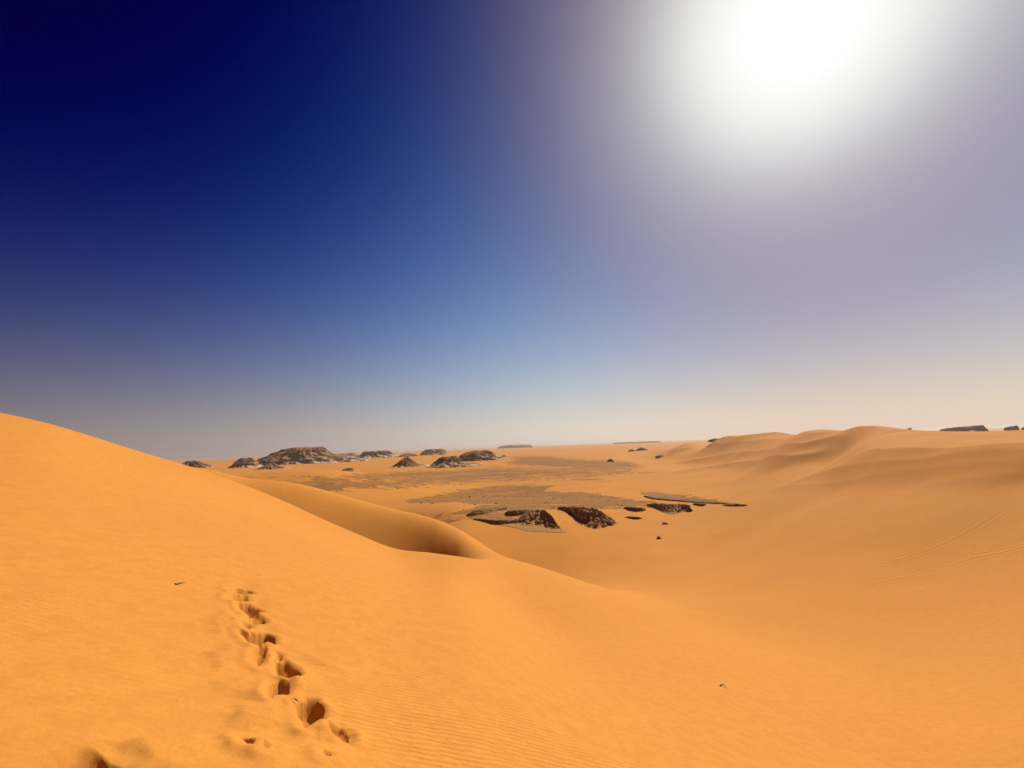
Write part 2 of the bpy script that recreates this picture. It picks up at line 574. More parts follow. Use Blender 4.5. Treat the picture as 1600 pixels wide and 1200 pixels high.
def near_window(poly, pad):
    P = np.array([unproj(x, min(y, 1190)) if y <= 1190 else unproj(x, y) for x, y in poly])
    m = (GX > P[:, 0].min() - pad) & (GX < P[:, 0].max() + pad) & (GY > P[:, 1].min() - pad) & (GY < P[:, 1].max() + pad)
    return P, m


_lz = []
for poly, h in LUMPS:
    P, m = near_window(poly, .5)
    X, Y = GX[m], GY[m]
    w = .03
    X2, Y2 = X + w * perlin(X * 9, Y * 9), Y + w * perlin(X * 9 + 40, Y * 9)
    d = poly_dist(X2, Y2, P[:, :2])
    _lz.append((m, h * .8 * sstep(.05, -.12, d) * (1 + .12 * fbm(X * 4, Y * 4, 2))))
SH = SDIR[:2] / np.linalg.norm(SDIR[:2])             # horizontal direction towards the sun
SQ = np.array([-SH[1], SH[0]])


def run_to_sunward_edge(X, Y, poly):
    """distance from each point to the last edge of the outline, walking towards the sun"""
    p, q = X * SH[0] + Y * SH[1], X * SQ[0] + Y * SQ[1]
    P_ = np.stack([poly[:, 0] * SH[0] + poly[:, 1] * SH[1], poly[:, 0] * SQ[0] + poly[:, 1] * SQ[1]], 1)
    far_ = np.full(X.shape, -1e9)
    for a, b in zip(P_, np.roll(P_, -1, 0)):
        lo, hi = min(a[1], b[1]), max(a[1], b[1])
        t_ = (q - a[1]) / (b[1] - a[1] if abs(b[1] - a[1]) > 1e-9 else 1e-9)
        e_ = a[0] + t_ * (b[0] - a[0])
        far_ = np.where((q >= lo) & (q <= hi), np.maximum(far_, e_), far_)
    return np.clip(far_ - p, 0, .5)


# a foot slides in: the floor drops away from the sunward rim and ends in a short steep wall
for k, (poly, dep) in enumerate(PRINTS):
    P, m = near_window(poly, .5)
    X, Y = GX[m], GY[m]
    w = .012
    X2, Y2 = X + w * perlin(X * 9, Y * 9), Y + w * perlin(X * 9 + 40, Y * 9)
    d = poly_dist(X2, Y2, P[:, :2])
    run = np.mean([run_to_sunward_edge(X2 + o_ * SQ[0], Y2 + o_ * SQ[1], P[:, :2]) for o_ in (-.024, -.012, 0, .012, .024)], 0) * (d < 0)
    big = k == len(PRINTS) - 1
    if big:
        # a wind-cut lip: straight crest on the sunward side, scooped floor fading out to the left
        A_, B_ = unproj(124, 1155)[:2], unproj(182, 1199)[:2]
        e_ = (B_ - A_) / np.linalg.norm(B_ - A_)
        al = (X - A_[0]) * e_[0] + (Y - A_[1]) * e_[1]
        run = (X - A_[0]) * e_[1] - (Y - A_[1]) * e_[0]
        run = run * np.sign((P[:, 0].mean() - A_[0]) * e_[1] - (P[:, 1].mean() - A_[1]) * e_[0])
        run = np.maximum(run - .01 * perlin(al * 6, al * 0) + .006 * perlin(X * 20, Y * 20), 0)
        prof = dep * 1.6 * (1 - np.exp(-.9 * run / dep)) * np.exp(-(run / .30) ** 2) * sstep(0, .22, al) * sstep(1.2, .5, al)
        d = np.where(prof > .004, -.05, .2)
    else:
        prof = dep * 1.15 * (1 - np.exp(-1.15 * run / dep)) * sstep(.014, -.018, d)
    hole = -prof * (1 + .08 * fbm(X * 8, Y * 8, 2))
    rim = (.012 + dep * .06) * np.exp(-((d - .05) / .05) ** 2) * (1 + .5 * perlin(X * 6, Y * 6 + k)) * (d > 0)
    _lz.append((m, hole + rim))
    idx = np.nonzero(m)
    ins = d < .015
    fp_id[idx[0][ins], idx[1][ins]] = k + 1
for m, dz in _lz:
    Z[m] += dz
# small crumbs of disturbed sand round the trail
PX, PY = project(GX, GY, Z)
tc = poly_dist(PX, PY, [(378, 925), (396, 955), (408, 1000), (445, 1045), (440, 1080), (488, 1118), (535, 1150)], closed=False)
tr = poly_dist(PX, PY, [(375, 915), (400, 990), (440, 1060), (480, 1110), (470, 1200)], closed=False)
m = (GR < 9) & (tr < 150)
Z[m] += (sstep(120, 10, tr) * .004 * fbm(GX * 5, GY * 5, 4) - .030 * sstep(34, 4, tc))[m]

# ------------------------------------------------------------------ dark gravel on the flats (a real colour of the ground)
GRAVEL = [
    ([(636, 786), (644, 779), (665, 774), (690, 769), (740, 764), (785, 757), (850, 757), (868, 761), (850, 766), (880, 768), (910, 768), (955, 774),
      (990, 780), (1040, 785), (1085, 789), (1080, 791.5), (1010, 795), (940, 797), (870, 798), (800, 801), (768, 802), (735, 803), (722, 801), (745, 790), (716, 786), (680, 785), (655, 787)], 1.0, 3),
    ([(380, 756), (470, 757), (560, 753), (640, 748), (720, 742), (800, 737), (900, 737), (980, 731), (988, 734), (960, 738), (900, 741), (800, 744), (720, 750),
      (640, 758), (560, 764), (500, 768), (470, 764), (400, 760)], 1.25, 3),
    ([(560, 741), (640, 736), (740, 734), (800, 730), (860, 733), (820, 737), (720, 741), (620, 746), (560, 748)], 1.05, 3),
    ([(782, 712), (860, 712), (890, 716), (960, 719), (988, 722), (1005, 730), (975, 734), (900, 733), (840, 729), (800, 727), (790, 722), (805, 718)], 1.1, 3),
    ([(935, 740), (960, 736.5), (1042, 736.5), (1030, 739), (960, 741)], 1.1, 2),
    ([(840, 748), (920, 745), (960, 748), (930, 752), (860, 752)], .7, 3),
    ([(1006, 770), (1030, 768), (1070, 773), (1100, 779), (1160, 785), (1165, 788), (1085, 786), (1030, 780), (1008, 777)], 1.0, 2),
    ([(640, 800), (690, 800), (720, 796), (745, 802), (720, 812), (690, 818), (650, 812)], .35, 4),
    ([(370, 744), (500, 742), (620, 738), (700, 736), (620, 741), (500, 745), (380, 747)], .7, 2),
    ([(400, 757), (500, 744), (620, 737), (760, 728), (830, 727), (930, 727), (985, 731), (960, 742), (900, 747), (760, 754), (650, 764), (520, 768), (440, 764)], .75, 5),
    ([(724, 808), (740, 812), (765, 815), (800, 815), (832, 812), (812, 800), (870, 798), (872, 790), (800, 790), (760, 795), (738, 802)], .75, 3),
    ([(985, 723), (1040, 722), (1045, 726), (1000, 727)], .5, 3),
]
grav = np.zeros(GX.shape)
vis = (GR > 55) & (GR < 700) & (AZD < 25) & (AZD > -50)
X, Y, px, py = GX[vis], GY[vis], PX[vis], PY[vis]
wx = 14.0 * fbm(X / 11, Y / 9, 4)
wy = 3.0 * fbm(X / 6 + 5, Y / 5, 5, .6)
gv = np.zeros(X.shape)
for poly, s_, soft in GRAVEL:
    d = poly_dist(px + wx, py + wy, poly)
    gv = np.maximum(gv, s_ * sstep(soft * .8, -soft * 1.6, d))
grav[vis] = gv

# ------------------------------------------------------------------ old wheel-like wind marks on the right slope
TRK = [[(1230, 902), (1330, 890), (1400, 874), (1470, 850), (1520, 824), (1560, 800)], [(1360, 912), (1440, 893), (1520, 870), (1600, 852)]]
trk_d = np.full(GX.shape, 9.0)
wm = (GR > 8) & (GR < 80) & (AZD > 20) & (AZD < 56)
for line in TRK:
    P = np.array([unproj(x, y) for x, y in line])[:, :2]
    d = poly_dist(GX[wm] + .15 * perlin(GX[wm] / 2, GY[wm] / 2), GY[wm], P, closed=False)
    trk_d[wm] = np.minimum(trk_d[wm], d)

# ------------------------------------------------------------------ normals and regions
V = np.stack([GX, GY, Z], -1).reshape(-1, 3)
ii, jj = np.meshgrid(np.arange(NA), np.arange(NR - 1), indexing='ij')
i2 = (ii + 1) % NA
quads = np.stack([ii * NR + jj, ii * NR + jj + 1, i2 * NR + jj + 1, i2 * NR + jj], -1).reshape(-1, 4)
fn = np.cross(V[quads[:, 2]] - V[quads[:, 0]], V[quads[:, 3]] - V[quads[:, 1]])
if fn[:, 2].mean() < 0:
    quads = quads[:, ::-1]
    fn = -fn
VN = np.zeros_like(V)
for c in range(4):
    for k in range(3):
        VN[:, k] += np.bincount(quads[:, c], weights=fn[:, k], minlength=len(V))
VN /= np.linalg.norm(VN, axis=1)[:, None] + 1e-12
fc = V[quads].mean(1)
fr, fa = np.hypot(fc[:, 0], fc[:, 1]), np.degrees(np.arctan2(fc[:, 0], fc[:, 1]))
fx, fy = project(fc[:, 0], fc[:, 1], fc[:, 2])
REG_PLAIN, REG_DUNE, REG_BACK, REG_FIELD, REG_GRAVEL = 0, 1, 2, 3, 4
reg = np.zeros(len(quads), int)
inv = np.abs(fa) < 85
cr = np.interp(fa, [-60, -20, -14, -9, -5, 20], [25, 25, 24, 22.5, 22, 22])
line_y = np.interp(fx, [690, 760, 1000, 1300, 1600, 2200], [872, 874, 938, 985, 1040, 1140])
back_r = np.interp(fa, [-60, -45, -33, -25, -18, -10, -3, 4, 10], [60, 62, 62, 57, 53, 48, 43, 38, 34])
reg[(fr < 60) & (fa < 12)] = REG_BACK
reg[(fr >= back_r) & (fa < 12)] = REG_PLAIN
reg[(fa < -7) & (fr < cr)] = REG_DUNE
reg[(fa >= -7) & (fr < 45) & (fy > line_y)] = REG_DUNE
field_x = np.interp(fy, [685, 740, 800, 860, 945, 1100], [1035, 1045, 1170, 1060, 985, 980])
reg[inv & (fa > 10) & (fx > field_x) & (reg != REG_DUNE) & (fr < 700)] = REG_FIELD
reg[~inv & (fr < 60)] = REG_DUNE
gq = grav.reshape(-1)[quads].mean(1)
reg[(reg == REG_PLAIN) & (gq > .45)] = REG_GRAVEL
fpq = fp_id.reshape(-1)[quads].max(1)
reg_fp = np.where(fpq > 0, 100 + fpq, reg)


# ------------------------------------------------------------------ materials
def new_mat(name):
    m = bpy.data.materials.new(name)
    m.use_nodes = True
    t = NT(m.node_tree)
    out = t.n('ShaderNodeOutputMaterial')
    b = t.n('ShaderNodeBsdfPrincipled')
    b.inputs['Roughness'].default_value = .95
    b.inputs['Specular IOR Level'].default_value = .12
    t.l(b.outputs[0], out.inputs[0])
    return m, t, b


def bump(t, h, strength, dist, prev=None):
    nd = t.n('ShaderNodeBump')
    nd.inputs['Strength'].default_value = strength
    nd.inputs['Distance'].default_value = dist
    t.l(h, nd.inputs['Height'])
    if prev is not None:
        t.l(prev, nd.inputs['Normal'])
    return nd.outputs[0]


SAND_A, SAND_B = (.69, .291, .050), (.635, .260, .044)
GRAVEL_A, GRAVEL_B = (.34, .158, .042), (.21, .094, .027)


def sand_material():
    m, t, b = new_mat('sand')
    P = t.n('ShaderNodeTexCoord').outputs['Object']
    big = t.noise(P, .12, 4, .55)
    mid = t.noise(P, 1.7, 4, .6)
    fine = t.noise(P, 55, 2, .6)
    grain = t.noise(P, 260, 1, .5)
    multi = t.noise(P, 5, 9, .78)
    c = t.mix(t.ramp(big, .3, .7), SAND_A, SAND_B)
    c = t.mix(t.ramp(mid, .35, .7, 0, .07), c, (.54, .205, .036))
    c = t.mix(t.ramp(fine, .35, .75, 0, .22), c, (.49, .185, .033))
    c = t.mix(t.ramp(grain, .55, .8, 0, .30), c, (.40, .155, .030))
    c = t.mix(t.ramp(multi, .40, .62, 0, .13), c, (.47, .172, .030))
    for sc_ in (150, 48, 15, 5):
        c = t.mix(t.ramp(t.noise(P, sc_, 1, .5), .42, .62, 0, .16), c, (.50, .19, .034))
    # gravel
    g = t.attr('gravel')
    st = t.n('ShaderNodeMapping')
    st.inputs['Scale'].default_value = (.05, .30, 1)
    st.inputs['Rotation'].default_value = (0, 0, math.radians(12))
    t.l(P, st.inputs[0])
    streak = t.noise(st.outputs[0], 1.0, 5, .65)
    clump = t.noise(P, .8, 4, .65)
    pebble = t.noise(P, 2.6, 2, .6)
    k = t.math('ADD', t.math('MULTIPLY', g, .74), t.math('MULTIPLY', t.math('SUBTRACT', streak, .5), 2.4))
    k = t.math('ADD', k, t.math('MULTIPLY', t.math('SUBTRACT', clump, .5), .6))
    k = t.math('MULTIPLY', t.ramp(k, .20, .66), t.ramp(g, .02, .2))
    gc = t.mix(t.ramp(t.math('ADD', t.math('MULTIPLY', pebble, .5), t.math('MULTIPLY', clump, .5)), .38, .62), GRAVEL_A, GRAVEL_B)
    c = t.mix(t.math('MULTIPLY', k, .90), c, gc)
    t.l(c, b.inputs['Base Color'])
    # wind ripples, a few centimetres from crest to crest
    wv = t.n('ShaderNodeMapping')
    wv.inputs['Rotation'].default_value = (0, 0, math.radians(-16))
    t.l(P, wv.inputs[0])
    rip = t.n('ShaderNodeTexWave', wave_type='BANDS', bands_direction='Y', wave_profile='SIN')
    rip.inputs['Scale'].default_value = 4.6
    rip.inputs['Distortion'].default_value = 4.0
    rip.inputs['Detail'].default_value = 2
    rip.inputs['Detail Scale'].default_value = 1.6
    t.l(wv.outputs[0], rip.inputs['Vector'])
    mask = t.ramp(t.noise(P, 1.1, 3, .6), .30, .62)
    rh = t.math('MULTIPLY', rip.outputs['Fac'], t.math('MULTIPLY', mask, t.attr('ripple')))
    n1 = bump(t, rh, .55, .012)
    n2 = bump(t, t.noise(P, 40, 4, .75), .30, .008, n1)
    n3 = bump(t, clump, .05, .05, n2)
    # grooves of the old marks
    td = t.attr('track')
    gw = t.math('SINE', t.math('MULTIPLY', td, 15.0))
    tm = t.math('MULTIPLY', t.ramp(td, 1.3, .2), t.ramp(t.noise(P, .35, 3, .6), .34, .56))
    n4 = bump(t, t.math('MULTIPLY', gw, tm), .26, .045, n3)
    t.l(n4, b.inputs['Normal'])
    return m


def rock_material(name, c1, c2, c3, scale=1.0, strata=0.0, dust=.5, lo=.72, hi=.98):
    m, t, b = new_mat(name)
    P = t.n('ShaderNodeTexCoord').outputs['Object']
    a = t.noise(P, .5 * scale, 5, .65)
    f = t.noise(P, 3.5 * scale, 4, .7)
    mp = t.n('ShaderNodeMapping')
    mp.inputs['Scale'].default_value = (.06 * scale, .06 * scale, 1.3 * scale)
    t.l(P, mp.inputs[0])
    s = t.noise(mp.outputs[0], 1.0, 4, .6)
    c = t.mix(t.ramp(a, .35, .65), c1, c2)
    c = t.mix(t.ramp(s, .45, .62, 0, max(.15, strata)), c, c3)
    c = t.mix(t.ramp(f, .4, .75, 0, .4), c, tuple(x * .6 for x in c1))
    geo = t.n('ShaderNodeNewGeometry')
    sp = t.n('ShaderNodeSeparateXYZ')
    t.l(geo.outputs['True Normal'], sp.inputs[0])
    up = t.ramp(t.math('ADD', sp.outputs[2], t.math('MULTIPLY', t.math('SUBTRACT', f, .5), .5)), lo, hi, 0, dust)
    c = t.mix(up, c, (.50, .27, .10))                # blown sand lying on flat tops
    t.l(c, b.inputs['Base Color'])
    n1 = bump(t, f, .8, .35 / scale)
    n2 = bump(t, s, .6, .5 / scale, n1)
    t.l(n2, b.inputs['Normal'])
    return m


SAND = sand_material()
M_DARK = rock_material('dark_rock', (.22, .092, .042), (.27, .12, .056), (.32, .17, .08), .6, .4, .3)
M_TALUS = rock_material('talus', (.34, .172, .074), (.42, .225, .10), (.19, .09, .045), .5, .55, .5)
M_RED = rock_material('reddish_talus', (.27, .112, .050), (.33, .15, .065), (.17, .072, .038), .5, .3, .3)
M_CHALK = rock_material('chalk', (.78, .62, .46), (.66, .49, .33), (.38, .24, .14), .5, .55, .15)
M_HILL = rock_material('sandy_hill', (.52, .27, .10), (.46, .23, .085), (.38, .19, .08), .5, .3, .3)
M_FAN = rock_material('rubble_fan', (.50, .235, .070), (.42, .195, .060), (.30, .15, .055), 2.2, .3, .3)
M_SCARP = rock_material('scarp_rock', (.34, .18, .085), (.42, .235, .11), (.48, .29, .145), 1.6, .5, .75, .42, .85)
M_GREYTOP = rock_material('slab_top', (.31, .165, .066), (.24, .125, .05), (.40, .22, .09), 1.6, .2, .25)
M_PALE = rock_material('pale_block', (.55, .39, .26), (.44, .30, .19), (.25, .16, .10), 2.5, .2, .1)
M_STONE = rock_material('stone', (.28, .145, .070), (.21, .105, .055), (.33, .185, .09), 2.5, .2, .5, .5, .9)
M_TWIG, _t, _b = new_mat('dry_wood')
_b.inputs['Base Color'].default_value = (.055, .026, .014, 1)
_P = _t.n('ShaderNodeTexCoord').outputs['Object']
_t.l(_t.mix(_t.noise(_P, 60, 3), (.035, .016, .009), (.085, .042, .022)), _b.inputs['Base Color'])


# ------------------------------------------------------------------ objects
def tag(o, label=None, cat=None, group=None, kind=None):
    for k, v in (('label', label), ('category', cat), ('group', group), ('kind', kind)):
        if v:
            o[k] = v
    return o


def mesh_np(name, verts, faces, mat, parent=None, smooth=True, normals=None, attrs=None):
    faces = np.asarray(faces)
    me = bpy.data.meshes.new(name)
    me.vertices.add(len(verts))
    me.vertices.foreach_set('co', np.ascontiguousarray(verts, np.float32).ravel())
    k = faces.shape[1]
    me.loops.add(faces.size)
    me.loops.foreach_set('vertex_index', faces.astype(np.int32).ravel())
    me.polygons.add(len(faces))
    me.polygons.foreach_set('loop_start', np.arange(0, faces.size, k, dtype=np.int32))
    me.polygons.foreach_set('loop_total', np.full(len(faces), k, np.int32))
    me.update(calc_edges=True)
    me.polygons.foreach_set('use_smooth', np.full(len(faces), smooth))
    for an, av in (attrs or {}).items():
        at = me.attributes.new(an, 'FLOAT', 'POINT')
        at.data.foreach_set('value', np.ascontiguousarray(av, np.float32))
    if normals is not None:
        me.normals_split_custom_set_from_vertices(np.ascontiguousarray(normals, np.float32))
    me.materials.append(mat)
    o = bpy.data.objects.new(name, me)
    COL.objects.link(o)
    if parent is not None:
        o.parent = parent
    return o


ripple = .22 + sstep(110, -90, poly_dist(PX, PY, [(560, 1040), (760, 1020), (940, 1090), (1060, 1210), (1100, 1400), (560, 1400)])) * (GR < 12)
ATT = {'gravel': grav.reshape(-1), 'track': trk_d.reshape(-1), 'ripple': ripple.reshape(-1)}


def terrain_piece(name, mask, label, parent=None):
    q = quads[mask]
    if not len(q):
        return None
    u, invq = np.unique(q, return_inverse=True)
    o = mesh_np(name, V[u], invq.reshape(q.shape), SAND, parent, True, VN[u], {k: v[u] for k, v in ATT.items()})
    tag(o, label, kind='structure' if parent is None else None)
    return o


near_dune = terrain_piece('sand_dune', reg_fp == REG_DUNE, 'smooth orange sand slope in the foreground with a line of footprints')
for k in range(len(PRINTS)):
    terrain_piece('footprint', reg_fp == 100 + k + 1, None, near_dune)
terrain_piece('sand_dune', reg_fp == REG_BACK, 'curved dune ridge with a shaded hollow behind the foreground slope')
terrain_piece('dune_field', reg_fp == REG_FIELD, 'rolling pale sand dunes rising on the right')
terrain_piece('sand_plain', reg_fp == REG_PLAIN, 'flat sand plain reaching to the horizon')
terrain_piece('gravel_flat', reg_fp == REG_GRAVEL, 'dark brown gravel streaks lying on the sand plain')


# ------------------------------------------------------------------ helpers for rock
def hull_rock(name, mat, n=13, flat=.7, seed=0):
    """one angular stone about one metre across, resting on z = 0"""
    r = np.random.default_rng(seed)
    p = r.normal(size=(n, 3))
    p /= np.linalg.norm(p, axis=1)[:, None]
    p *= r.uniform(.8, 1.0, (n, 1)) * np.array([.5, .42, .5 * flat])
    p[:, 2] -= p[:, 2].min() + .12 * flat
    bm = bmesh.new()
    for q in p:
        bm.verts.new(q)
    res = bmesh.ops.convex_hull(bm, input=bm.verts)
    bmesh.ops.delete(bm, geom=[v for v in bm.verts if not v.link_faces], context='VERTS')
    me = bpy.data.meshes.new(name)
    bm.to_mesh(me)
    bm.free()
    me.materials.append(mat)
    return me


def ground_at(x, y):
    return np.array([x, y, float(hgt(np.array([x]), np.array([y]))[0])])


def mesa(name, label, rings, mats, depth=.7, seed=0, rough=.05, group=None, cat='rock hill'):
    """rock hill from rings (left px, right px, pixel y, part) listed from the foot upwards; parts are bands between rings"""
    xa, xb, y0, _ = rings[0]
    xm = (xa + xb) / 2
    a0, t0 = azt(xm, y0)
    front = (PLAIN - EYE) / min(t0, -.004)
    wm = abs(azt(xb, y0)[0] - azt(xa, y0)[0])
    half = wm * front / 2
    dep = half * depth
    rc = front + dep
    half *= rc / front
    cx, cy = rc * math.sin(a0), rc * math.cos(a0)
    gz = float(hgt(np.array([cx]), np.array([cy]))[0])
    ux, uy = math.cos(a0), -math.sin(a0)           # to the right as seen from the eye
    vx, vy = math.sin(a0), math.cos(a0)            # away from the eye
    nseg = 168
    th = np.linspace(0, 2 * math.pi, nseg, endpoint=False)
    rg = np.random.default_rng(seed)
    ph = rg.uniform(0, 50)
    prof = []
    for k, (la, lb, y, part) in enumerate(rings):
        am, tm = azt((la + lb) / 2, y)
        off = math.tan(am - a0) * rc
        hw = abs(azt(lb, y)[0] - azt(la, y)[0]) * rc / 2
        hd = dep * (hw / half) ** .8
        z = gz if k == 0 else EYE + tm * (rc - .55 * hd)
        prof.append((off, hw, hd, z, part))
    root = bpy.data.objects.new(name, None)
    COL.objects.link(root)
    root.location = (cx, cy, gz)
    tag(root, label, cat, group)
    bands = {}
    order = []
    H = max(p[3] for p in prof) - gz
    for k in range(len(prof) - 1):
        o0, w0, d0, z0, _ = prof[k]
        o1, w1, d1, z1, part = prof[k + 1]
        steep = (z1 - z0) > .9 * max(w0 - w1, .01)
        nsub = 8
        rows = []
        for s_ in range(nsub + 1):
            f = s_ / nsub
            z = z0 + (z1 - z0) * f
            w, d, o = w0 + (w1 - w0) * f, d0 + (d1 - d0) * f, o0 + (o1 - o0) * f
            nz = fbm(np.cos(th) * 2.3 + ph, np.sin(th) * 2.3 + z / max(H, 1) * 1.6, 6, .68)
            gul = fbm(th * 7 + ph + .3 * z / max(H, 1), np.full(nseg, ph * .3 + z / max(H, 1) * 1.5), 3, .6)
            amp = 1 + rough * 2.4 * nz + rough * .5 * gul
            if k == 0 and s_ == 0:
                z -= .12 * H + .3
            zz = z + (0 if (k == 0 and s_ == 0) else 1) * H * .09 * fbm(np.cos(th) * 6 + ph, np.sin(th) * 6 + ph + z * .8 / max(H, .5), 4, .6)
            rows.append(np.stack([o + w * amp * np.cos(th), d * amp * np.sin(th), zz - gz + 0 * th], 1))
        bands.setdefault(part, []).append(rows)
        if part not in order:
            order.append(part)
    for part in order:
        vs, fs, base = [], [], 0
        for rows in bands[part]:
            for r_ in rows:
                vs.append(r_)
            n0 = base
            for s_ in range(len(rows) - 1):
                i = np.arange(nseg)
                j = (i + 1) % nseg
                fs.append(np.stack([n0 + s_ * nseg + i, n0 + s_ * nseg + j, n0 + (s_ + 1) * nseg + j, n0 + (s_ + 1) * nseg + i], 1))
            base += len(rows) * nseg
        if part == prof[-1][4]:                   # close the top with shrinking rows
            top = rows[-1]
            c = top.mean(0)
            n0 = base - nseg
            prev = n0
            for q in (.75, .5, .25, .02):
                r2 = c + (top - c) * q
                r2[:, 2] += H * .05 * fbm(r2[:, 0] * 4 / max(half, .1), r2[:, 1] * 4 / max(half, .1) + seed, 3) * (1 - q * .3)
                vs.append(r2)
                i = np.arange(nseg)
                j = (i + 1) % nseg
                fs.append(np.stack([prev + i, prev + j, base + j, base + i], 1))
                prev = base
                base += nseg
        vv = np.concatenate(vs)
        R_ = np.stack([vv[:, 0] * ux + vv[:, 1] * vx, vv[:, 0] * uy + vv[:, 1] * vy, vv[:, 2]], 1)
        mesh_np(part, R_, np.concatenate(fs), mats[part], root, smooth=True)
    return root


MM = {'caprock': M_DARK, 'talus_slope': M_TALUS, 'chalk_ledge': M_CHALK, 'chalk_apron': M_CHALK, 'dark_ledge': M_DARK, 'red_slope': M_RED}
MG = 'rock hills standing on the far plain'
mesa('mesa', 'largest brown flat-topped mesa on the left skyline with pale ledges',
     [(402, 572, 724.5, 'x'), (406, 560, 720.5, 'chalk_apron'), (408, 554, 718.2, 'dark_ledge'), (410, 552, 716.4, 'chalk_ledge'), (415, 532, 714, 'talus_slope'), (420, 526, 712.4, 'dark_ledge'), (425, 520, 710.6, 'talus_slope'),
      (432, 514, 707, 'talus_slope'), (440, 511, 704, 'talus_slope'), (444, 508, 702, 'caprock'), (464, 503, 700, 'caprock')], MM, 1.0, 3, .06, MG)
mesa('mesa', 'small dark mesa left of the largest mesa, above two pale bands',
     [(358, 412, 730.5, 'x'), (362, 406, 728, 'chalk_apron'), (365, 402, 725.5, 'dark_ledge'), (367, 403, 722.5, 'chalk_ledge'), (370, 398, 720.5, 'dark_ledge'), (375, 395, 717, 'caprock'), (379, 393, 715.8, 'caprock')], MM, 1.25, 5, .06, MG)
mesa('rock_mound', 'low reddish-brown cone in front of the largest mesa',
     [(398, 454, 733.8, 'x'), (402, 446, 732.5, 'chalk_apron'), (406, 441, 730.6, 'red_slope'), (415, 433, 726.5, 'red_slope'), (421, 427, 723.5, 'caprock')], MM, 1.25, 8, .06, MG)
mesa('rock_mound', 'tiny brown hump alone on the sand right of the largest mesa',
     [(531, 559, 736.4, 'x'), (534, 553, 735, 'chalk_apron'), (537, 551, 733.2, 'talus_slope'), (541, 549, 731.5, 'caprock')], MM, 1.25, 9, .08, MG)
mesa('mesa', 'flat dark mesa with pale foot between the largest mesa and the steep cone',
     [(556, 642, 715, 'x'), (560, 622, 712.5, 'chalk_apron'), (562, 616, 711, 'chalk_ledge'), (566, 612, 709.5, 'talus_slope'), (568, 609, 706.5, 'caprock'), (571, 604, 705, 'caprock')], MM, 1.25, 11, .07, MG)
mesa('rock_mound', 'steep dark reddish cone right of centre of the hill group',
     [(610, 674, 729.8, 'x'), (613, 663, 728.6, 'chalk_apron'), (616, 653, 726.8, 'red_slope'), (625, 645, 720.5, 'red_slope'), (631, 639, 716.5, 'red_slope'), (633, 637, 715.3, 'caprock')], MM, 1.25, 13, .05, MG)
mesa('mesa', 'dark table hill on the skyline behind the steep cone',
     [(654, 708, 711, 'x'), (656, 703, 709.5, 'chalk_ledge'), (658, 697, 708, 'talus_slope'), (664, 694, 703.5, 'talus_slope'), (668, 690, 702, 'caprock')], MM, 1.25, 17, .05, MG)
mesa('mesa', 'dark red knob on wide pale rings, nearest of the right hill group',
     [(668, 752, 729.5, 'x'), (672, 746, 727, 'chalk_apron'), (676, 726, 725, 'talus_slope'), (679, 722, 722.8, 'chalk_ledge'), (682, 720, 721, 'dark_ledge'), (687, 717, 717, 'red_slope'), (693, 713, 714, 'caprock')], MM, 1.25, 19, .05, MG)
mesa('mesa', 'long dark-topped mesa farthest right of the hill group, on curved pale terraces',
     [(712, 790, 720, 'x'), (714, 783, 717.5, 'chalk_apron'), (716, 777, 715.5, 'talus_slope'), (717, 774, 713.5, 'chalk_ledge'), (719, 770, 711, 'talus_slope'), (728, 767, 707, 'red_slope'), (738, 762, 704.8, 'caprock')], MM, 1.25, 23, .06, MG)
mesa('rock_mound', 'low broken rocks on the skyline beside the dune slope, with pale apron',
     [(284, 330, 731, 'x'), (286, 326, 727.5, 'chalk_apron'), (287, 316, 723.5, 'talus_slope'), (292, 306, 720.5, 'caprock')], MM, 1.25, 27, .12, MG)
mesa('rock_mound', 'scattered pale outcrop with dark caps between cone and skyline mesas',
     [(624, 652, 713.5, 'x'), (627, 650, 711.5, 'chalk_ledge'), (632, 641, 709.5, 'dark_ledge'), (634, 639, 708.6, 'caprock')], MM, 1.25, 29, .14, MG)
mesa('rock_mound', 'pale rocky rise on the skyline behind the tiny brown hump',
     [(520, 562, 713.5, 'x'), (523, 560, 711.5, 'chalk_ledge'), (528, 556, 709, 'chalk_ledge'), (536, 550, 708, 'dark_ledge')], MM, 1.25, 31, .1, MG)
# faint hills on the far horizon
for (xa, xb, yb, yt, lab) in ((778, 832, 697.6, 695.0, 'faint thin line of hills on the horizon behind the mesas'),
                              (958, 1030, 691.0, 690.2, 'pale blurred hill line on the horizon left of the dune field')):
    mesa('far_hill', lab, [(xa, xb, yb + .6, 'x'), (xa + 4, xb - 6, (yb + yt) / 2, 'talus_slope'), (xa + .35 * (xb - xa), xb - .3 * (xb - xa), yt, 'talus_slope')], {'talus_slope': M_HILL}, .4, int(xa), .1, None, 'hill')
